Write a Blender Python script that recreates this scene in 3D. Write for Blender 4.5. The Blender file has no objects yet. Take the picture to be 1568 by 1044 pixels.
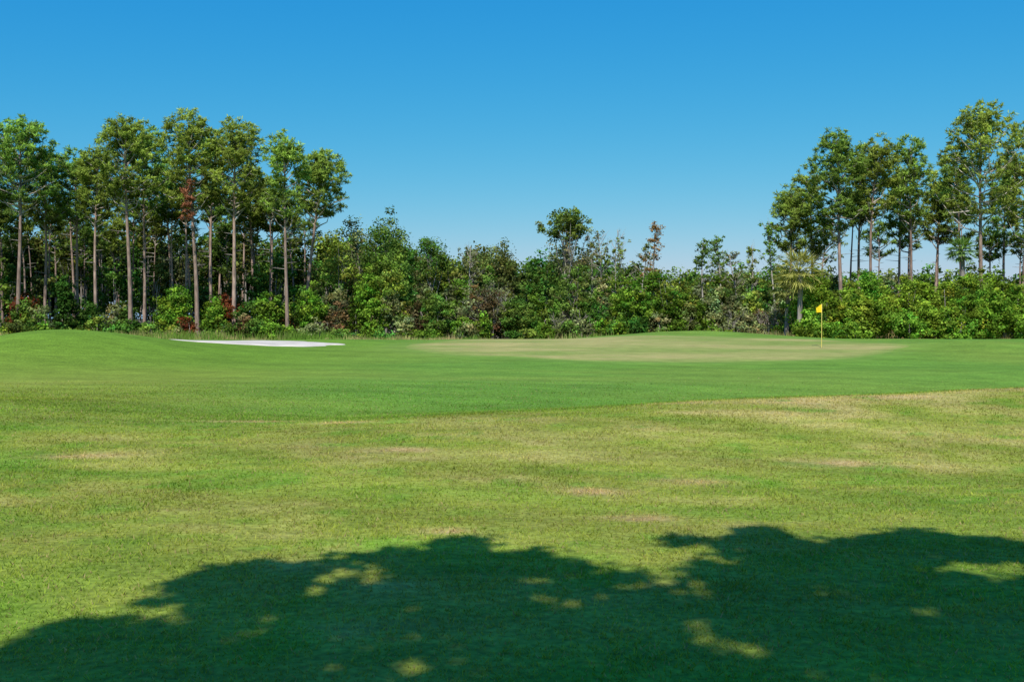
import bpy, math, numpy as np
from mathutils import Vector
R = np.random.default_rng(7)
F = 1524.0; HZ = 487.0; EYE = 1.7
scene = bpy.context.scene

# ---------------------------------------------------------------- noise
def _h(ix, iy, s):
    n = (ix.astype(np.int64)*374761393 + iy.astype(np.int64)*668265263 + s*974634777) & 0xffffffff
    n = ((n ^ (n >> 13))*1274126177) & 0xffffffff
    n = n ^ (n >> 16)
    return (n & 0xffff)/65535.0
def vnoise(x, y, s=0):
    x = np.asarray(x, float); y = np.asarray(y, float)
    ix = np.floor(x); iy = np.floor(y); fx = x-ix; fy = y-iy
    fx = fx*fx*(3-2*fx); fy = fy*fy*(3-2*fy)
    a = _h(ix, iy, s); b = _h(ix+1, iy, s); c = _h(ix, iy+1, s); d = _h(ix+1, iy+1, s)
    return (a*(1-fx)+b*fx)*(1-fy)+(c*(1-fx)+d*fx)*fy
def fbm(x, y, s=0, o=4):
    t = 0; a = 0.5; n = 0
    for i in range(o):
        t = t+a*vnoise(x*2**i+i*17.3, y*2**i-i*9.1, s+i); n += a; a *= 0.5
    return t/n
def sst(a, b, x):
    t = np.clip((np.asarray(x, float)-a)/(b-a), 0, 1); return t*t*(3-2*t)

# ---------------------------------------------------------------- terrain
def crest_y(x): return 16.5+0.33*np.asarray(x, float)
def height(x, y):
    x = np.asarray(x, float); y = np.asarray(y, float)
    z = np.interp(y, [-50, 5, 14, 20, 27, 34, 42, 50, 58, 66, 76, 90, 200, 3000],
                     [0, 0, 0.0, -0.08, -0.26, -0.34, -0.16, 0.2, 0.50, 0.25, -0.25, -0.3, -0.3, -0.3])
    w = sst(-8, 11, x)
    yc = crest_y(x)
    z = z+0.37*w*np.exp(-((y-yc)/2.6)**2)
    z = z-0.46*w*np.exp(-((y-yc-7)/3.6)**2)
    z = z-0.20*np.exp(-((y-yc+6.5)/2.8)**2)*sst(-5, 7, x)
    z = z-0.22*np.exp(-((x+5)/5)**2-((y-21)/4.0)**2)
    z = z+0.28*np.exp(-((x+11)/5)**2-((y-17)/4.0)**2)
    z = z+1.15*np.exp(-((x+21)/5.3)**2-((y-46)/5.6)**2)
    z = z+0.30*np.exp(-((x+36)/8.0)**2-((y-50)/8)**2)
    z = z+0.52*np.exp(-((x-11.8)/6.0)**2-((y-63)/3.2)**2)
    z = z+0.36*np.exp(-((x-24)/3.5)**2-((y-52)/4.5)**2)
    z = z+0.12*np.exp(-((x+12)/5.0)**2-((y-54.8)/2.0)**2)
    z = z+0.12*(fbm(x*0.12, y*0.12, 5, 3)-0.5)*sst(2, 20, y)*1.8
    z = z+0.02*(fbm(x*0.8, y*0.8, 9, 2)-0.5)
    return z
def smooth_height(x, y):
    s = 0
    for dy in (-1.0, -0.5, 0, 0.5, 1.0): s = s+height(x, np.asarray(y, float)+dy)
    return s/5
H = smooth_height

GREEN = np.array([0.124, 0.230, 0.022]); YEL = np.array([0.245, 0.278, 0.044]); TAN = np.array([0.45, 0.355, 0.145])
LUSH = np.array([0.120, 0.250, 0.034])
SPOTS = [(0.85, 10.2, .34, .22), (1.15, 8.8, .28, .15), (-0.5, 8.1, .22, .1), (2.0, 11.0, .4, .2), (-2.7, 15.6, .5, .25), (-4.2, 16.2, .9, .18), (5.4, 9.6, .4, .2), (-1.4, 12.6, .4, .2), (4.2, 12.5, .5, .2), (-5.2, 12.1, .5, .2)]
def gcol(x, y):
    x = np.asarray(x, float); y = np.asarray(y, float)
    yc = crest_y(x); w = sst(-9, 4, x)
    wob = 1.2*(fbm(x*0.5, y*0.5, 21, 3)-0.5)
    beyond = sst(0.0, 1.0, y-yc+wob)*w+sst(-2, 7, y-yc+wob*2)*(1-w)
    dry = 0.34+0.40*(fbm(x*0.16, y*0.22, 31, 4)-0.5)
    dry = dry+0.85*(fbm(x*0.75+y*0.3, y*1.3, 33, 5)-0.5)
    dry = dry+0.5*(vnoise(x*3.1, y*5, 35)-.5)*(vnoise(x*.9, y*.9, 36))
    dry = dry+0.30*w*sst(-1, 7, x)*np.exp(-((y-yc+.5+wob)/.8)**2)+0.10*w*np.exp(-((y-yc+3)/3.5)**2)
    left = sst(-2, -12, x)
    far = (0.06+0.5*(fbm(x*0.13, y*0.3, 41, 4)-0.45))*(1-left)+left*(0.30+0.6*(fbm(x*0.13, y*0.3, 43, 4)-0.5))*sst(46, 24, y)
    dry = dry*(1-beyond)+far*beyond
    dry = dry-0.14*sst(9, 6, y)
    dry = np.clip(dry, 0, 1)
    c = np.where(dry[..., None] < 0.42, GREEN+(YEL-GREEN)*(dry[..., None]/0.42), YEL+(TAN-YEL)*((dry[..., None]-0.42)/0.58))
    g = (beyond*(1-left)*0.7)[..., None]
    c = c*(1-g)+(LUSH+dry[..., None]*(YEL-LUSH))*g
    wd = (sst(.66, .78, fbm(x*1.7+3, y*1.7, 57, 3))*(1-beyond))[..., None]
    c = c*(1-.6*wd)+np.array([.13, .27, .025])*.6*wd
    sp = 0
    for sx, sy, a, b in SPOTS:
        sp = sp+np.exp(-((x-sx)/a)**2-((y-sy)/b)**2)*(0.35+.9*vnoise(x*9, y*14, 3))
    sp = np.clip(sp, 0, .85)[..., None]
    c = c*(1-sp)+np.array([.46, .32, .15])*sp
    lum = 0.84+0.30*fbm(x*0.4, y*0.8, 51, 3)
    stripe = 1+0.06*np.sin((x*0.35+y)*2.6+2*fbm(x*.3, y*.3, 55, 2))
    c = c*(lum*stripe)[..., None]
    rgh = sst(70, 74, y+2*(vnoise(x*.3, y*.3, 8)-.5))[..., None]
    c = c*(1-rgh)+np.array([0.16, 0.17, 0.06])*rgh
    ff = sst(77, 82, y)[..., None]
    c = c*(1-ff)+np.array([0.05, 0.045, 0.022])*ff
    return c

# ---------------------------------------------------------------- mesh helpers
class Acc:
    def __init__(s): s.v=[]; s.f=[]; s.m=[]; s.c=[]; s.sm=[]; s.n=0
    def add(s, V, Q, mat, C, smooth=False):
        V = np.asarray(V, np.float32); Q = np.asarray(Q, np.int64)
        C = np.asarray(C, np.float32)
        if C.ndim == 1: C = np.repeat(C[None], len(V), 0)
        s.v.append(V); s.f.append(Q+s.n); s.m.append(np.full(len(Q), mat, np.int32)); s.c.append(C)
        s.sm.append(np.full(len(Q), smooth, bool)); s.n += len(V)
    def build(s, name, mats, parent=None):
        V = np.concatenate(s.v); Q = np.concatenate(s.f); M = np.concatenate(s.m); C = np.concatenate(s.c); SM = np.concatenate(s.sm)
        k = Q.shape[1]
        me = bpy.data.meshes.new(name)
        me.vertices.add(len(V)); me.vertices.foreach_set('co', V.ravel())
        me.loops.add(Q.size); me.loops.foreach_set('vertex_index', Q.ravel().astype(np.int32))
        me.polygons.add(len(Q)); me.polygons.foreach_set('loop_start', (np.arange(len(Q))*k).astype(np.int32))
        for m in mats: me.materials.append(m)
        me.polygons.foreach_set('material_index', M); me.polygons.foreach_set('use_smooth', SM)
        me.update(calc_edges=True)
        a = me.attributes.new('Col', 'FLOAT_COLOR', 'POINT')
        a.data.foreach_set('color', np.concatenate([C, np.ones((len(C), 1), np.float32)], 1).ravel())
        ob = bpy.data.objects.new(name, me); scene.collection.objects.link(ob)
        if parent: ob.parent = parent
        return ob

def norm(a): return a/np.maximum(np.linalg.norm(a, axis=-1, keepdims=True), 1e-9)
def tube(acc, P, rad, C, sides=6, mat=0):
    P = np.asarray(P, float); n = len(P); rad = np.asarray(rad, float)
    T = norm(np.gradient(P, axis=0))
    up = np.array([0.3, 0.9, 0.1]); 
    if abs(np.dot(T[0], up/np.linalg.norm(up))) > 0.9: up = np.array([1., 0, 0])
    A = norm(np.cross(T, up)); B = np.cross(T, A)
    an = np.linspace(0, 2*np.pi, sides, endpoint=False)
    V = (P[:, None]+rad[:, None, None]*(A[:, None]*np.cos(an)[None, :, None]+B[:, None]*np.sin(an)[None, :, None])).reshape(-1, 3)
    i = np.arange(n-1)[:, None]*sides; j = np.arange(sides)[None]; j2 = (j+1) % sides
    Q = np.stack([i+j, i+j2, i+sides+j2, i+sides+j], -1).reshape(-1, 4)
    acc.add(V, Q, mat, C, True)
QI = np.array([0, 1, 2, 3])
def leaves(acc, P, N, T, L, W, C, mat=1):
    B = norm(np.cross(N, T)); T = norm(np.cross(B, N))
    L = np.asarray(L)[:, None]; W = np.asarray(W)[:, None]
    V = np.stack([P-T*L*.5, P+B*W*.5, P+T*L*.5, P-B*W*.5], 1).reshape(-1, 3)
    Q = np.arange(len(P))[:, None]*4+QI
    acc.add(V, Q, mat, np.repeat(C, 4, 0))
def clumps(acc, cen, rad, nl, size, col, flat=0.75, asp=0.7, needle=False, up=0.35, shell=0.5):
    K = len(cen); M = K*nl
    if K == 0: return
    d = norm(R.normal(size=(M, 3)))
    rr = (shell+(1-shell)*R.random(M))*np.where(R.random(M) < .15, 1.25, 1)
    r = np.repeat(rad, nl)*rr
    off = d*r[:, None]; off[:, 2] *= flat
    P = np.repeat(cen, nl, 0)+off
    br = (0.65+0.7*R.random(M))*(0.56+0.44*np.clip(d[:, 2]+.5, 0, 1))  # random leaf tone, plus shade painted into the colour on clump undersides
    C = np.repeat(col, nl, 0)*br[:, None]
    S = size*(0.6+0.8*R.random(M))
    if needle:
        T = norm(d+0.4*R.normal(size=(M, 3))+np.array([0, 0, .3])); N = norm(np.cross(T, R.normal(size=(M, 3)))+np.array([0, -.3, .4])+d*.3)
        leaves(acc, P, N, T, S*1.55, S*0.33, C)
    else:
        N = norm(d*0.8+np.array([0, 0, up])+0.5*R.normal(size=(M, 3))); T = R.normal(size=(M, 3))
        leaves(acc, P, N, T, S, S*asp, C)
def X(px, d): return (px-784)/F*d
def Z(py, d): return EYE-(py-HZ)/F*d

# ---------------------------------------------------------------- materials
def mat_new(name):
    m = bpy.data.materials.new(name); m.use_nodes = True; nt = m.node_tree; nt.nodes.clear()
    o = nt.nodes.new('ShaderNodeOutputMaterial'); return m, nt, o
def colnoise(nt, scale, lo, hi, detail=3, stretch=None, src=None):
    L = nt.links; geo = nt.nodes.new('ShaderNodeNewGeometry')
    nz = nt.nodes.new('ShaderNodeTexNoise'); nz.inputs['Scale'].default_value = scale; nz.inputs['Detail'].default_value = detail
    if stretch:
        mp = nt.nodes.new('ShaderNodeMapping'); mp.inputs['Scale'].default_value = stretch
        L.new(geo.outputs['Position'], mp.inputs['Vector']); L.new(mp.outputs[0], nz.inputs['Vector'])
    else: L.new(geo.outputs['Position'], nz.inputs['Vector'])
    mr = nt.nodes.new('ShaderNodeMapRange'); mr.inputs[1].default_value = .3; mr.inputs[2].default_value = .7
    mr.inputs[3].default_value = lo; mr.inputs[4].default_value = hi
    L.new(nz.outputs['Fac'], mr.inputs[0])
    if src is None:
        a = nt.nodes.new('ShaderNodeAttribute'); a.attribute_name = 'Col'; src = a.outputs['Color']
    vm = nt.nodes.new('ShaderNodeVectorMath'); vm.operation = 'SCALE'
    L.new(src, vm.inputs[0]); L.new(mr.outputs[0], vm.inputs['Scale'])
    return vm.outputs[0], nz
def foliage_mat(name, tr=0.3, boost=1.0):
    m, nt, o = mat_new(name); L = nt.links
    c, _ = colnoise(nt, 0.5, 0.78*boost, 1.22*boost)
    d = nt.nodes.new('ShaderNodeBsdfDiffuse'); t = nt.nodes.new('ShaderNodeBsdfTranslucent'); mx = nt.nodes.new('ShaderNodeMixShader')
    tc = nt.nodes.new('ShaderNodeVectorMath'); tc.operation = 'MULTIPLY'; tc.inputs[1].default_value = (1.25, 1.15, 0.5)
    L.new(c, d.inputs['Color']); L.new(c, tc.inputs[0]); L.new(tc.outputs[0], t.inputs['Color'])
    mx.inputs[0].default_value = tr; L.new(d.outputs[0], mx.inputs[1]); L.new(t.outputs[0], mx.inputs[2]); L.new(mx.outputs[0], o.inputs[0])
    return m
def bark_mat():
    m, nt, o = mat_new('bark'); L = nt.links
    c, nz = colnoise(nt, 5, 0.6, 1.5, 4, (1, 1, .3))
    b = nt.nodes.new('ShaderNodeBsdfPrincipled'); b.inputs['Roughness'].default_value = .9
    b.inputs['Specular IOR Level'].default_value = .15
    bp = nt.nodes.new('ShaderNodeBump'); bp.inputs['Strength'].default_value = .6; bp.inputs['Distance'].default_value = .05
    L.new(nz.outputs['Fac'], bp.inputs['Height']); L.new(bp.outputs[0], b.inputs['Normal'])
    L.new(c, b.inputs['Base Color']); L.new(b.outputs[0], o.inputs[0]); return m
def ground_mat(name, lo=.66, hi=1.34, dist=.03):
    m, nt, o = mat_new(name); L = nt.links
    c, nz = colnoise(nt, 16, lo, hi, 6)
    c, _ = colnoise(nt, 2.2, .84, 1.16, 5, (.6, 1.6, 1), c)
    b = nt.nodes.new('ShaderNodeBsdfPrincipled'); b.inputs['Roughness'].default_value = .9
    b.inputs['Specular IOR Level'].default_value = .1
    bp = nt.nodes.new('ShaderNodeBump'); bp.inputs['Strength'].default_value = .6; bp.inputs['Distance'].default_value = dist
    L.new(nz.outputs['Fac'], bp.inputs['Height']); L.new(bp.outputs[0], b.inputs['Normal'])
    L.new(c, b.inputs['Base Color']); L.new(b.outputs[0], o.inputs[0]); return m
BARK = bark_mat(); FOL = foliage_mat('leaves', .30, 1.75); NEED = foliage_mat('pine_needles', .3, 2.4); GRM = foliage_mat('grass_blades', .35)
GND = ground_mat('mown_turf'); GRN = ground_mat('putting_turf', .88, 1.12, .004); SAND = ground_mat('bunker_sand', .93, 1.06, .01)

# ---------------------------------------------------------------- ground
def gridmesh(name, xs, ys, hf, cf, mat):
    gx, gy = np.meshgrid(xs, ys); z = hf(gx, gy); c = cf(gx, gy)
    V = np.stack([gx, gy, z], -1).reshape(-1, 3); nx = len(xs); ny = len(ys)
    i = (np.arange(ny-1)[:, None]*nx+np.arange(nx-1)[None]).ravel()
    Q = np.stack([i, i+1, i+nx+1, i+nx], -1)
    a = Acc(); a.add(V, Q, 0, c.reshape(-1, 3), True); return a.build(name, [mat])
def grow(a, b, s, k=1.25):
    o = []; x = a
    while x < b: x += s; s *= k; o.append(x)
    return np.array(o)
xp = np.concatenate([np.arange(0.1, 14, .2), np.arange(14, 52, .5), 52+grow(0, 2500, .8)])
xs = np.concatenate([-xp[::-1], xp])
ys = np.concatenate([-grow(0, 200, 1.)[::-1], np.arange(0, 3, .5), np.arange(3, 21, .13), np.arange(21, 78, .4), 78+grow(0, 3500, .8)])
gridmesh('ground', xs, ys, H, gcol, GND)

def blob_sheet(name, cx, cy, rx, ry, off, colf, mat, seed, wob, power=2.0, nr=40, na=160):
    a = np.linspace(0, 2*np.pi, na, endpoint=False); r = np.linspace(0, 1, nr)
    rad = 1+wob*(fbm(np.cos(a)*1.6+5, np.sin(a)*1.6+5, seed, 3)-.5)*2
    ca = np.cos(a); sa = np.sin(a)
    x = cx+rx*ca[None]*rad[None]*r[:, None]; y = cy+ry*sa[None]*rad[None]*r[:, None]
    z = H(x, y)+off*(1-r[:, None]**14)-0.01*r[:, None]**14
    V = np.stack([x, y, z], -1).reshape(-1, 3); c = colf(x, y, np.repeat(r[:, None], na, 1)).reshape(-1, 3)
    i = np.arange(nr-1)[:, None]*na; j = np.arange(na)[None]; j2 = (j+1) % na
    Q = np.stack([i+j, i+j2, i+na+j2, i+na+j], -1).reshape(-1, 4)
    ac = Acc(); ac.add(V, Q, 0, c, True); return ac.build(name, [mat])
def fringecol(x, y, r):
    k = (.32*(1-sst(.85, 1, r)))[..., None]
    return gcol(x, y)*(1-k)+np.array([.20, .28, .06])*k
def greencol(x, y, r):
    n = fbm(x*.2, y*.5, 71, 5)[..., None]; n = np.clip((n-.3)/.4, 0, 1)
    c = np.array([.205, .268, .058])*(1-n)+np.array([.37, .33, .12])*n
    k = sst(.85, 1.0, r)[..., None]
    return c*(1-k)+fringecol(x, y, r*0)*k
blob_sheet('putting_green', 6.9, 51.0, 13.6, 9.3, .05, greencol, GRN, 3, .14)
blob_sheet('green_fringe', 6.8, 51.0, 15.1, 10.4, .025, fringecol, GRN, 3, .14)
def sandcol(x, y, r):
    n = fbm(x*.8, y*.8, 73, 3)[..., None]; return np.array([.60, .545, .47])*(.75+.4*n)
blob_sheet('sand_bunker', -13.3, 52.2, 4.8, 1.55, .06, sandcol, SAND, 11, .4)

# ---------------------------------------------------------------- grass blades
def grass():
    N = 620000
    y = 3.2+(34-3.2)*R.random(N)**1.15
    x = (R.random(N)*2-1)*(0.56*y+1.6)
    keep = R.random(N) < (0.45+0.55*sst(.3, .6, fbm(x*5, y*5, 61, 2)))*sst(34, 18, y+4*R.random(N)-2)
    x = x[keep]; y = y[keep]; n = len(x)
    z = H(x, y); s = (y/5)**.6
    hgt = (0.012+0.020*R.random(n)**2)*(0.6+.9*fbm(x*1.5, y*1.5, 66, 3))*np.minimum(s, 1.2)
    w = 0.0032*(0.7+.7*R.random(n))*s*1.15
    az = R.random(n)*2*np.pi; lean = (0.3+1.1*R.random(n))*hgt
    ld = R.random(n)*2*np.pi
    P = np.stack([x, y, z-0.003], -1)
    side = np.stack([np.cos(az), np.sin(az), 0*az], -1)*w[:, None]
    tip = P+np.stack([np.cos(ld)*lean, np.sin(ld)*lean, hgt], -1)
    V = np.stack([P-side, P+side, tip], 1).reshape(-1, 3)
    c = gcol(x, y)*(0.8+.7*R.random(n))[:, None]*1.28
    dead = R.random(n) < .11; c[dead] = np.array([.46, .36, .17])*(.6+.6*R.random(dead.sum()))[:, None]
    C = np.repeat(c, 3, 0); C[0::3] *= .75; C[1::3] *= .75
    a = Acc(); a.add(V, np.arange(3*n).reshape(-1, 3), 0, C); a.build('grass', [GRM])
grass()

# ---------------------------------------------------------------- tree generators
PINEBARK = np.array([.25, .18, .145]); GRAYB = np.array([.34, .31, .27])
def pine(acc, x, y, top, cx, cw, cbz, dens=1.0, tint=None, r0=.2, limbpale=False, detail=1.0):
    zb = float(H(x, y))-.1; Ht = top-zb
    t = np.linspace(0, 1, 12); ph = R.random()*6; sw = .12+.12*R.random()
    px = x+(cx-x)*t**2+sw*np.sin(t*5+ph)*t; py = y+sw*np.sin(t*4+ph*2)*t+0*t
    P = np.stack([px, py, zb+t*Ht*.93], -1)
    rad = r0*(1-.78*t)*(1+.35*np.exp(-t*30))
    bc = PINEBARK*(.8+.5*R.random())
    tube(acc, P, rad, bc, 8)
    cb = (cbz-zb)/Ht
    if tint is None: tint = np.array([.100, .15, .026])*(.85+.3*R.random())*np.array([.85+.35*R.random(), 1, 1])
    nb = int(32*dens); cen = []; rd = []; cl = []
    lc = GRAYB*(1.25 if limbpale else .95)
    zmid = (cbz+top)/2; hz = (top-cbz)/2
    def dome(p):
        q = np.array([(p[0]-px[-1])/(cw*1.12), (p[1]-py[-1])/(cw*1.12), (p[2]-zmid)/(hz*1.0)]); m = np.linalg.norm(q)
        if m > 1: q /= m
        return np.array([px[-1]+q[0]*cw*1.12, py[-1]+q[1]*cw*1.12, zmid+q[2]*hz-.2])
    for i in range(nb):
        s = ((i+R.random())/nb)**.8; tt = cb-.04+(1-cb)*s*.93
        st = np.array([np.interp(tt, t, P[:, k]) for k in range(3)])
        prof = math.sqrt(max(.04, 1-((s-.45)/.68)**2))
        ln = cw*prof*(.6+.5*R.random()); az = i*2.4+R.random()*1.2
        el = math.radians(12+48*s**1.2+R.normal()*12)
        dr = np.array([math.cos(az)*math.cos(el), math.sin(az)*math.cos(el), math.sin(el)])
        end = dome(st+dr*ln*1.1+np.array([0, 0, .15*ln]))
        mid = (st+end)/2+R.normal(size=3)*.08*ln+np.array([0, 0, -.1*ln])
        tube(acc, [st, mid, end], [.07*(1-.5*s)+.012, .045, .018], lc, 4)
        if s < .12 and R.random() < .4: continue
        nc = int((4+ln*2.1)*detail)+1
        bt = .65+.7*R.random()
        for k in range(nc):
            u = .5+.5*R.random() if k else 1.0
            c0 = dome(st+(end-st)*u+np.clip(R.normal(size=3), -1.6, 1.6)*np.array([.5, .5, .34])*(.3+.22*ln)+np.array([0, 0, .15]))
            cen.append(c0); rd.append(.22+.22*R.random()); cl.append(tint*bt*(.75+.5*R.random())*(.78+.4*s))  # tufts vary at random; lighter top and shaded lower crown are painted in
            if k and R.random() < .35: tube(acc, [st+(end-st)*u*.8, c0], [.022, .01], lc, 3)
    for k in range(int(80*dens*detail)+2):
        d3 = R.normal(size=3); d3[2] = abs(d3[2])*.9+.15; d3 /= np.linalg.norm(d3)
        if math.sin(d3[0]*5+ph)+math.sin(d3[1]*5+ph*2)+math.cos(d3[2]*7+ph) < -.6: continue
        cen.append(np.array([px[-1]+d3[0]*cw*(.78+.25*R.random()), py[-1]+d3[1]*cw*(.78+.25*R.random()), zmid-.1*hz+d3[2]*hz*(.88+.24*R.random())]))
        rd.append(.24+.22*R.random()); cl.append(tint*(.9+.5*R.random()))
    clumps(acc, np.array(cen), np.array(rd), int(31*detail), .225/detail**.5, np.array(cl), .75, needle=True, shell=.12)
    for k in range(6):
        tt = cb*(.6+.4*R.random()); st = np.array([np.interp(tt, t, P[:, j]) for j in range(3)]); a = R.random()*6.28
        l = .3+1.2*R.random(); tube(acc, [st, st+np.array([math.cos(a)*l, math.sin(a)*l, .1*l])], [.03, .01], GRAYB*.8, 4)

def broad(acc, x, y, top, bot, hw, tint, nleaf=45, ncl=45, size=.24, limbs=12, crad=(.55, .55), trunk=.13, gap=0., zb=None, hollow=.45, bark=None, flat=.75, depth=None):
    if zb is None: zb = float(H(x, y))-.1
    cz = (top+bot)/2; hz = (top-bot)/2
    if depth is None: depth = hw
    d = norm(R.normal(size=(ncl, 3))); r = hollow+(1-hollow)*R.random(ncl)
    lump = 1+.2*np.sin(d[:, 0]*4+R.random()*6)*np.cos(d[:, 2]*5+R.random()*6)
    cen = np.array([x, y, cz])+d*r[:, None]*np.array([hw*.86, depth*.86, hz*.88])*lump[:, None]
    cen[:, 2] = np.maximum(cen[:, 2], zb+.2); cen[:, 2] = np.minimum(cen[:, 2], top-.1)
    rad = crad[0]+crad[1]*R.random(ncl)
    col = tint*(.55+.9*R.random(ncl))[:, None]*(1+.15*R.normal(size=(ncl, 3))*np.array([1, .3, .6])); col = np.clip(col, .006, .6)
    bk = GRAYB*(.5+.5*R.random()) if bark is None else bark
    if trunk > 0:
        ztop = cz+hz*.5; t = np.linspace(0, 1, 6); o = R.normal(size=2)*.25
        P = np.stack([x+o[0]*np.sin(t*3), y+o[1]*np.sin(t*3), zb+(ztop-zb)*t], -1)
        tube(acc, P, trunk*(1-.75*t), bk, 6)
        for k in range(min(limbs, ncl)):
            u = .25+.65*R.random(); st = np.array([np.interp(u, t, P[:, j]) for j in range(3)]); en = cen[k]
            mid = (st+en)/2+np.array([0, 0, -.1])+R.normal(size=3)*.12
            tube(acc, [st, mid, en], [trunk*.4, trunk*.25, trunk*.1], bk, 4)
    clumps(acc, cen, rad, nleaf, size, col, flat, shell=.35)

def bare(acc, x, y, hgt, spread, stems=6, col=None, leaf=0, tint=None, seg=3, r0=.05):
    zb = float(H(x, y))-.1; col = GRAYB*1.2 if col is None else col; tips = []
    def rec(p, d, l, r, lev):
        e = p+d*l; m = (p+e)/2+R.normal(size=3)*.06*l
        tube(acc, [p, m, e], [r, r*.8, r*.55], col, 4); tips.append(e)
        if lev == 0: return
        for k in range(3): rec(p+(e-p)*(.45+.5*R.random()), norm(d+R.normal(size=3)*.45+np.array([0, 0, .15])), l*(.5+.25*R.random()), r*.55, lev-1)
    for i in range(stems):
        a = R.random()*6.28; q = R.random()
        rec(np.array([x+.2*math.cos(a), y+.2*math.sin(a), zb]), norm(np.array([math.cos(a)*q*spread/hgt, math.sin(a)*q*spread/hgt, 1])), hgt*(.45+.25*R.random()), r0, seg)
    if leaf:
        tp = np.array(tips); k = tp[R.random(len(tp)) < leaf]
        clumps(acc, k, .3+.3*R.random(len(k)), 16, .2, tint*(.6+.8*R.random(len(k)))[:, None], .7)
def slender(px, d, tp, tint, w=.9, fill=26, dead=0):
    a = Acc(); x = X(px, d); zb = float(H(x, d))-.1; top = Z(tp, d); Ht = top-zb
    t = np.linspace(0, 1, 8); ph = R.random()*6; lean = R.normal()*.5
    P = np.stack([x+.25*np.sin(t*4+ph)*t+lean*t*t, d+.2*np.cos(t*3+ph)*t, zb+Ht*t], -1)
    tube(a, P, .10*(1-.85*t)+.01, GRAYB*(1.0 if dead else .8), 6); cen = []
    u0 = .4+.2*R.random()
    for i in range(fill):
        u = u0+(.99-u0)*R.random(); st = np.array([np.interp(u, t, P[:, j]) for j in range(3)])
        az = R.random()*6.28; l = w*(1.4-1.0*(u-.45)/.55)*(.4+.9*R.random()); e = st+np.array([math.cos(az)*l, math.sin(az)*l, l*(.3+.8*R.random())]); e[2] = min(e[2], top)
        tube(a, [st, (st+e)/2+np.array([0, 0, -.05]), e], [.03, .02, .008], GRAYB*(1.0 if dead else .8), 4)
        for k in range(3):
            if R.random() > dead: cen.append(st+(e-st)*(.5+.6*R.random())+R.normal(size=3)*.18)
            q = e+(R.normal(size=3)*.25+np.array([0, 0, .2])); tube(a, [(st+e)/2, q], [.012, .005], GRAYB, 3)
    cen = np.array(cen)
    if len(cen): clumps(a, cen, .15+.26*R.random(len(cen)), 22, .17, tint*(.7+.6*R.random((len(cen), 1))), .8, shell=.15)
    a.build('slender_tree', [BARK, FOL])

def G(r, g, b): return np.array([r, g, b])
BRI = G(.11, .20, .022); YG = G(.165, .22, .035); DK = G(.035, .085, .014); MID = G(.08, .14, .024); OLV = G(.11, .135, .035); BRN = G(.16, .12, .055); RUST = G(.22, .07, .03); PALE = G(.155, .18, .07)

# ------------- named pines
pines = [(-75,88,205,-75,60,320),(-20,92,222,-15,48,315),(28,85,190,38,62,305),(68,91,236,78,36,340),(120,94,236,116,38,335),
 (147,87,226,150,38,330),(200,84,186,195,54,298),(221,91,202,230,38,320),(262,97,250,255,34,335),(302,84,176,290,50,318),(323,93,200,330,34,325),
 (358,85,188,366,48,315),(388,98,262,386,34,345),(440,82,200,434,38,335),(468,90,238,500,46,326),(415,99,285,418,28,350),
 (1208,92,290,1212,32,380),(1243,95,262,1240,36,390),(1288,88,200,1278,46,350),(1316,94,225,1312,28,340),(1333,90,208,1338,36,330),(1378,98,250,1368,28,360),(1394,92,215,1392,36,340),
 (1432,99,262,1436,28,370),(1500,83,163,1500,68,340),(1472,97,232,1462,34,370),(1566,89,192,1575,48,355),(1535,98,250,1540,34,375),(1650,88,190,1650,55,340)]
for (bx, d, tp, cx, hw, cb) in pines:
    a = Acc(); big = hw > 45
    pine(a, X(bx, d), d, Z(tp-9, d), X(cx, d), hw/F*d*.97, Z(cb, d), dens=1.45 if big else 1.05, r0=.21 if big else .17, limbpale=(bx == 468 or bx > 1200))
    if bx == 302:   # browned dead bough
        n = 26; cc = np.stack([X(298, d)+R.normal(size=n)*.35, d-1.6+R.normal(size=n)*.3, Z(312, d)+R.normal(size=n)*.9], -1)
        clumps(a, cc, np.full(n, .3), 26, .22, G(.13, .055, .03)*np.ones((n, 3)), .8, needle=True, shell=.1)
    a.build('pine_tree', [BARK, NEED])

# ------------- individual broadleaf / sparse trees
def tree(name, px, d, top, bot, hw, tint, **k):
    a = Acc(); broad(a, X(px, d), d, Z(top, d), Z(bot, d), hw/F*d, tint, **k); a.build(name, [BARK, FOL])
tree('oak_tree', 590, 90, 318, 450, 38, MID*1.1, ncl=70, nleaf=75, size=.2)
tree('oak_tree', 543, 93, 328, 430, 26, PALE, ncl=40, nleaf=55, size=.2)
tree('oak_tree', 520, 90, 340, 460, 24, YG, ncl=40, nleaf=55, size=.2)
tree('oak_tree', 660, 95, 355, 440, 30, MID, ncl=45, nleaf=60, size=.2)
tree('oak_tree', 762, 98, 366, 430, 28, OLV, ncl=40, nleaf=55, size=.2)
tree('oak_tree', 868, 96, 314, 378, 46, G(.11, .155, .03), ncl=95, nleaf=60, trunk=.2, crad=(.32, .35), hollow=.3, size=.2, limbs=20)
tree('oak_tree', 872, 97, 362, 440, 50, PALE*.8, ncl=50, nleaf=45, trunk=.15, size=.2)
for px, d, tp, tn, w_, dd in [(927,95,355,PALE,1.3,.7),(940,95,372,YG,1.2,.4),(956,96,352,PALE,1.0,.8),(1001,94,346,G(.24,.15,.06),1.0,.2),(982,98,378,OLV,1.3,.4),(1078,93,372,MID,.8,.2),(1108,94,366,MID*1.2,.9,.2),
                          (1150,93,376,YG,.8,.3),(1188,92,342,BRI,1.0,.15),(905,97,362,OLV,1.2,.4),(1130,97,390,PALE,1.1,.3),(722,96,376,PALE,1.1,.6)]:
    slender(px, d, tp, tn, w_, dead=dd)
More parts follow.
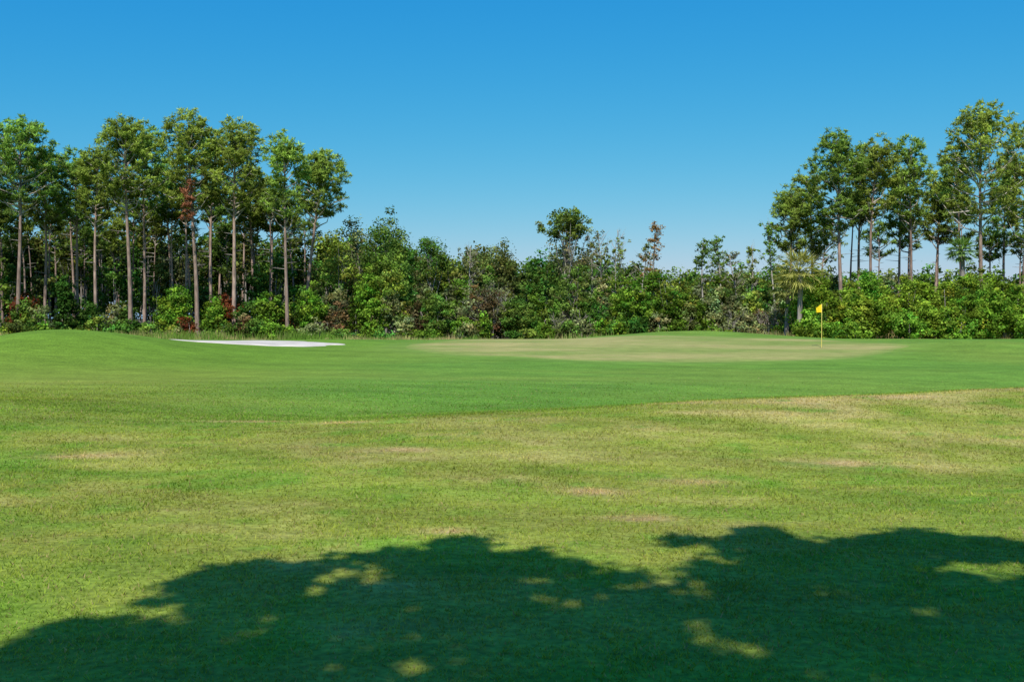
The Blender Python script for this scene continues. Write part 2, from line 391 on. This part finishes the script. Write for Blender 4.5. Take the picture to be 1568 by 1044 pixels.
for px, d, tp, sp in [(735,88,392,3.2),(752,89,402,3.0),(868,84,452,3.0),(890,84,462,2.6),(500,85,470,2),(1030,86,455,2.2),(690,88,430,2),(1140,86,440,2.4),(1185,84,440,2),(1120,83,452,2.5),(860,82.5,470,2)]:
    a = Acc(); bare(a, X(px, d), d, (Z(tp, d)+.3)*.62, sp, stems=8, leaf=.12, tint=PALE, r0=.045, col=GRAYB*(.85+.4*R.random())); a.build('bare_shrub', [BARK, FOL])

# ------------- forest mass behind
sky_px = [-700,-300,0,100,250,400,470,520,560,630,680,760,815,840,900,960,1020,1080,1150,1200,1300,1568,2300]
sky_py = [325,325,322,318,308,330,345,348,343,360,372,372,384,376,374,386,402,398,394,398,402,398,388]
def skyl(px): return float(np.interp(px, sky_px, sky_py))
a = Acc()
pal = [MID, DK*1.5, OLV, YG*.8, MID*1.2, PALE*.8, MID, G(.09,.16,.03)]
for px in np.arange(-520, 2150, 24):
    for d in (112, 122):
        q = px+R.normal()*12; tp = skyl(q)+abs(R.normal())*16+(6 if d > 115 else 0)
        left = q < 480
        if left: tp += 14
        bt = tp+R.uniform(70, 110)
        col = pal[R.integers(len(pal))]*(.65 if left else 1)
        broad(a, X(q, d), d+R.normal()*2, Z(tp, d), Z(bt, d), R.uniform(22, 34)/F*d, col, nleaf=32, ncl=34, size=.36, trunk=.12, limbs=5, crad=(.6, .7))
for px in np.arange(-520, 2150, 26):
    d = 128+R.normal()*3; q = px+R.normal()*10; tp = max(skyl(q)+22, 352)
    broad(a, X(q, d), d, Z(tp, d), Z(520, d), 34/F*d, DK*R.uniform(.8, 1.3), nleaf=26, ncl=60, size=.6, trunk=0, crad=(1.0, 1.0), hollow=.1)
for px in np.arange(500, 1250, 17):
    d = R.uniform(97, 106); q = px+R.normal()*12; tp = skyl(q)+R.uniform(-2, 52)
    broad(a, X(q, d), d, Z(tp, d), Z(tp+R.uniform(60, 110), d), R.uniform(16, 30)/F*d, pal[R.integers(len(pal))]*R.uniform(.65, 1.2), nleaf=44, ncl=30, size=.27, trunk=.1, limbs=7, crad=(.45, .55))
for px in list(np.arange(-400, 480, 18))+list(np.arange(1250, 1980, 44)):
    d = R.uniform(93, 112); q = px+R.normal()*8
    if q > 900: tp = R.uniform(280, 350)
    else: tp = R.uniform(270, 335)
    pine(a, X(q, d), d, Z(tp, d), X(q+R.normal()*6, d), R.uniform(18, 28)/F*d, Z(tp+R.uniform(40, 65), d), dens=.5, r0=.11+.07*R.random(), detail=.7)
for px in np.arange(-400, 480, 24):
    d = R.uniform(92, 104); q = px+R.normal()*10; tp = R.uniform(385, 440)
    broad(a, X(q, d), d, Z(tp, d), Z(tp+R.uniform(35, 70), d), R.uniform(14, 26)/F*d, [DK*1.5, MID*.8, OLV*.8, MID][R.integers(4)], nleaf=36, ncl=16, size=.28, trunk=.09, limbs=6, crad=(.4, .5))
a.build('forest', [BARK, FOL])

# ------------- understory thicket
a = Acc()
pal2 = [BRI, MID, YG, BRI*.9, MID*1.2, OLV, PALE, DK*1.8, BRI*.7]
def shrub(px, d, tp, hwp, tint, nl=54, k=1.0, sz=.195):
    top = Z(tp, d); zb = float(H(X(px, d), d))-.1; hw = hwp/F*d
    n = int(np.clip((top-zb)*hw*7.*k, 10, 70))
    broad(a, X(px, d), d, top, zb, hw, tint, nleaf=nl, ncl=n, size=sz, trunk=.05, limbs=4, crad=(.3, .36), hollow=.35, zb=zb, depth=hw*.8)
for px in np.arange(-420, 1220, 21):
    d = R.uniform(84, 88); q = px+R.normal()*9
    lf = q < 480
    tp = R.uniform(438, 490) if lf else R.uniform(425, 485)
    c = pal2[R.integers(len(pal2))]
    if R.random() < .07 and lf: c = RUST*.6
    if R.random() < .10 and not lf: c = BRN*.8
    shrub(q, d, tp, R.uniform(15, 30), c*R.uniform(.6, 1.2))
for px in np.arange(490, 1220, 23):
    d = R.uniform(90, 94); q = px+R.normal()*9
    shrub(q, d, R.uniform(390, 450)+(8 if q > 1000 else 0), R.uniform(16, 28), pal2[R.integers(len(pal2))]*R.uniform(.6, 1.15), k=.8)
for px in np.arange(-420, 1220, 26):
    d = R.uniform(80.5, 83); q = px+R.normal()*9
    shrub(q, d, R.uniform(480, 508), R.uniform(12, 24), pal2[R.integers(len(pal2))]*R.uniform(.75, 1.2), k=1.6)
for q, tp, hw, c in [(270,428,26,BRI*1.05),(330,455,30,BRI),(410,440,30,BRI*.9),(478,432,30,BRI),(600,375,34,YG),(572,440,30,BRI),(672,440,32,MID),(565,395,24,BRI),(40,455,30,MID),(100,405,16,DK),(880,400,52,MID*1.1),(970,425,38,BRI),(800,455,38,MID),(372,472,16,BRN*.9),(288,480,12,RUST*.6),(385,490,12,RUST*.6)]:
    shrub(q, (81.5 if c[0] > c[1] else 83.5)+R.random()*2, tp, hw, c, k=1.3, nl=62)
a.build('shrub_thicket', [BARK, FOL])
a = Acc()
for row, (d, lo, hi, st) in enumerate([(81, 395, 418, 34), (77, 410, 440, 32), (74, 438, 475, 34), (72.5, 470, 500, 36)]):
    for px in np.arange(1235, 2050, st):
        q = px+R.normal()*10
        if row == 3 and R.random() < .45: continue
        shrub(q, d+R.normal()*.5, R.uniform(lo, hi), R.uniform(26, 38), G(.11, .205, .022)*R.uniform(.8, 1.2)*G(R.uniform(.85, 1.25), 1, 1), nl=70, k=1.35, sz=.175)
a.build('wax_myrtle_shrubs', [BARK, FOL])

# ------------- palms
def palm(px, d, crown_py, rpx, tint, trunk=True):
    a = Acc(); x = X(px, d); zc = Z(crown_py, d); zb = float(H(x, d))-.1; r = rpx/F*d
    t = np.linspace(0, 1, 8)
    tube(a, np.stack([x+.15*np.sin(t*2), d+0*t, zb+(zc-zb)*t], -1), .2-.03*t, GRAYB*.7, 8)
    for i in range(34):
        az = i*2.4; el = math.radians(75-3.6*i+R.normal()*5)
        dr = np.array([math.cos(az)*math.cos(el), math.sin(az)*math.cos(el), math.sin(el)])
        st = np.array([x, d, zc]); pe = st+dr*r*.5
        tube(a, [st, (st+pe)/2+np.array([0, 0, .05]), pe], [.025, .02, .015], tint, 4)
        n = 20; sd = norm(np.cross(dr, [0, 0, 1.])); upv = np.cross(sd, dr)
        an = np.linspace(-1.45, 1.45, n)[:, None]
        T = norm(dr*np.cos(an)+sd*np.sin(an)+upv*.12*np.abs(an)-np.array([0, 0, .28]))
        L = r*.62*(.85+.25*R.random(n)); N = norm(np.cross(T, np.cross(T, [0, 0, 1.]))+R.normal(size=(n, 3))*.25)
        leaves(a, pe+T*L[:, None]*.5, N, T, L, np.full(n, .09), tint*(.7+.6*R.random((n, 1)))*np.ones((n, 3)))
    a.build('sabal_palm', [BARK, FOL])
palm(1222, 75, 418, 40, G(.22, .22, .06)); palm(1203, 80, 440, 28, G(.18, .2, .06)); palm(1470, 83, 385, 24, G(.12, .2, .05))

# ------------- tall rough grass at forest edge
def tallgrass():
    n = 120000
    x = R.uniform(-75, 75, n); y = 71+R.random(n)**.8*11
    dens = fbm(x*.35, y*.35, 81, 3)
    k = R.random(n) < sst(.3, .6, dens)*.9+.1; x = x[k]; y = y[k]; n = len(x)
    z = H(x, y); hg = (.15+.95*R.random(n)*sst(.3, .7, fbm(x*.25, y*.25, 83, 3)))*sst(71, 76, y)+.08
    az = R.random(n)*6.28; w = .03+.03*R.random(n); ln = hg*.5*R.random(n)
    P = np.stack([x, y, z-.02], -1); sd = np.stack([np.cos(az), np.sin(az)*.4, 0*az], -1)*w[:, None]
    tip = P+np.stack([np.cos(az*3)*ln, np.sin(az*3)*ln, hg], -1)
    V = np.stack([P-sd, P+sd, tip], 1).reshape(-1, 3)
    m = fbm(x*.2, y*.5, 85, 3)[:, None]+.25*sst(14, 24, x)[:, None]
    t = sst(.4, .7, m+.2*(R.random((n, 1))-.5))
    c = (G(.15, .28, .04)*(1-t)+G(.48, .41, .19)*t)*(.6+.7*R.random((n, 1)))
    a = Acc(); a.add(V, np.arange(3*n).reshape(-1, 3), 0, np.repeat(c, 3, 0)); a.build('tall_grass', [GRM])
tallgrass()

# ------------- flagstick
def simple(name, col, rough=.5):
    m, nt, o = mat_new(name); c = nt.nodes.new('ShaderNodeBsdfPrincipled'); nz = nt.nodes.new('ShaderNodeTexNoise'); nz.inputs['Scale'].default_value = 6
    rp = nt.nodes.new('ShaderNodeValToRGB'); rp.color_ramp.elements[0].color = (*[v*.85 for v in col], 1); rp.color_ramp.elements[1].color = (*col, 1)
    nt.links.new(nz.outputs['Fac'], rp.inputs[0]); nt.links.new(rp.outputs[0], c.inputs['Base Color']); c.inputs['Roughness'].default_value = rough
    nt.links.new(c.outputs[0], o.inputs[0]); return m
YM = simple('flag_yellow', (.85, .62, .01)); PM = simple('pole_paint', (.75, .62, .15)); HM = simple('cup_dark', (.02, .02, .02))
e = bpy.data.objects.new('golf_flag', None); scene.collection.objects.link(e)
fx, fy = X(1258, 50), 50.; fz = float(H(fx, fy))+.05
e.location = (fx, fy, fz)
a = Acc(); tube(a, [[0, 0, -.1], [0, 0, 1], [0, 0, 2.2], [0, 0, 2.215]], [.017, .015, .013, .001], G(1, 1, 1), 10); a.build('pole', [PM], e)
a = Acc(); nu, nv = 14, 8; u, v = np.meshgrid(np.linspace(0, 1, nu), np.linspace(0, 1, nv))
fxx = -u*.27; fzz = 2.18-v*.42*(1-.45*u)-u**1.3*.20; fyy = .05*np.sin(u*9+v*2)*u
V = np.stack([fxx-.012, fyy, fzz], -1).reshape(-1, 3); i = (np.arange(nv-1)[:, None]*nu+np.arange(nu-1)[None]).ravel()
a.add(V, np.stack([i, i+1, i+nu+1, i+nu], -1), 0, G(1, 1, 1), True); a.build('flag', [YM], e)
a = Acc()
tube(a, [[0, 0, .004], [0, 0, .008]], [.058, .054], G(1, 1, 1), 24); a.build('cup_rim', [HM], e)

# ---------------------------------------------------------------- sun & shade tree behind the photographer
EL = math.radians(48); ROT = math.radians(190)
S = np.array([math.sin(ROT)*math.cos(EL), math.cos(ROT)*math.cos(EL), math.sin(EL)])
ex = [-4.5, -3.0, -2.5, -2.2, -1.95, -1.4, -0.89, -0.4, -0.1, 0.15, 0.4, 0.69, 1.0, 1.3, 1.8, 2.1, 2.6, 3.3, 3.7, 4.2, 5.5, 7]
ey = [1.5, 3.8, 5.7, 6.4, 6.95, 7.1, 7.5, 7.9, 7.85, 7.3, 7.25, 7.4, 7.25, 7.8, 8.0, 8.4, 8.25, 8.35, 7.9, 6.9, 6.2, 4.5]
gaps = [(-2.2, 5.75, .25, .10), (.98, 6.85, .10, .12), (3.25, 6.75, .28, .10), (-.95, 6.6, .14, .05)]
cen = []; rd = []
while len(cen) < 3300:
    tx = R.uniform(-4.5, 7); r = R.uniform(.13, .36)
    yt = np.interp(tx, ex, ey)+.40*(vnoise(tx*3.1, 3.3, 92)-.5)+.08*R.normal()
    ty = yt-r*.9-(yt+2)*R.random()**1.15
    g = fbm(tx*2.0, ty*2.0, 91, 2)
    if g < .34 and yt-.9 < ty: continue
    if any(((tx-gx)/(ga+r*.75))**2+((ty-gy)/(gb+r*.75))**2 < 1 for gx, gy, ga, gb in gaps): continue
    h = 9.0+.8*math.sin(tx*1.2)+R.normal()*.8-.03*(ty-3)**2
    p = np.array([tx, ty, 0])+S/S[2]*h
    cen.append(p); rd.append(r)
cen = np.array(cen); rd = np.array(rd)
a = Acc()
clumps(a, cen, rd, 54, .16, MID*1.3*(.7+.6*R.random((len(cen), 1)))*np.ones((len(cen), 3)), .75, shell=.1)
tc = cen.mean(0); bx, by = tc[0]+.4, tc[1]-1.8
t = np.linspace(0, 1, 8)
P = np.stack([bx+.25*np.sin(t*2), by+(tc[1]-by)*t**2, float(H(bx, by))-.1+(6.4)*t], -1)
tube(a, P, .38*(1-.45*t)*(1+.5*np.exp(-t*12)), GRAYB*.7, 12)
hubs = []
for k in range(9):
    an = k*.7; rr = 1.5+.9*R.random(); en = np.array([tc[0]+math.cos(an)*rr*1.3, tc[1]+math.sin(an)*rr, tc[2]-.7+.4*R.random()])
    tube(a, [P[-1-(k % 3)], (P[-1]+en)/2+R.normal(size=3)*.15, en], [.17, .12, .07], GRAYB*.7, 8); hubs.append(en)
hubs = np.array(hubs)
for c in cen[::6]:
    h = hubs[np.argmin(((hubs-c)**2).sum(1))]; tube(a, [h, (h+c)/2+R.normal(size=3)*.12, c], [.04, .02, .008], GRAYB*.7, 4)
a.build('shade_oak_tree', [BARK, FOL])

sl = bpy.data.lights.new('sun', 'SUN'); sl.energy = 5.0; sl.angle = math.radians(.5); sl.color = (1, .94, .85)
so = bpy.data.objects.new('sun', sl); scene.collection.objects.link(so); so.rotation_euler = Vector(S).to_track_quat('Z', 'Y').to_euler(); so.location = (0, -20, 40)
w = bpy.data.worlds.new('World'); scene.world = w; w.use_nodes = True; nt = w.node_tree; nt.nodes.clear()
sk = nt.nodes.new('ShaderNodeTexSky'); sk.sky_type = 'NISHITA'; sk.sun_disc = False; sk.sun_elevation = EL; sk.sun_rotation = ROT
sk.altitude = 0; sk.air_density = 1.0; sk.dust_density = .6; sk.ozone_density = 2.0
bg = nt.nodes.new('ShaderNodeBackground'); bg.inputs[1].default_value = .12; wo = nt.nodes.new('ShaderNodeOutputWorld')
sep = nt.nodes.new('ShaderNodeSeparateColor'); cmb = nt.nodes.new('ShaderNodeCombineColor'); nt.links.new(sk.outputs[0], sep.inputs[0])
for k, (s0, g, o0) in enumerate([(.61, 2.3, .28), (.73, .78, .54), (.83, .24, .76)]):
    m1 = nt.nodes.new('ShaderNodeMath'); m1.operation = 'MULTIPLY'; m1.inputs[1].default_value = .12/s0
    m2 = nt.nodes.new('ShaderNodeMath'); m2.operation = 'POWER'; m2.inputs[1].default_value = g
    m3 = nt.nodes.new('ShaderNodeMath'); m3.operation = 'MULTIPLY'; m3.inputs[1].default_value = o0/.12
    nt.links.new(sep.outputs[k], m1.inputs[0]); nt.links.new(m1.outputs[0], m2.inputs[0]); nt.links.new(m2.outputs[0], m3.inputs[0]); nt.links.new(m3.outputs[0], cmb.inputs[k])
nt.links.new(cmb.outputs[0], bg.inputs[0]); nt.links.new(bg.outputs[0], wo.inputs[0])

# ---------------------------------------------------------------- camera
cd = bpy.data.cameras.new('camera'); cd.lens = 35; cd.sensor_width = 36; cd.clip_end = 6000; cd.clip_start = .05
co = bpy.data.objects.new('camera', cd); scene.collection.objects.link(co)
co.location = (0, 0, EYE)
co.rotation_euler = (math.radians(90)-math.atan(35/F), 0, 0); scene.camera = co
scene.view_settings.view_transform = 'Standard'; scene.view_settings.look = 'None'; scene.view_settings.exposure = 0
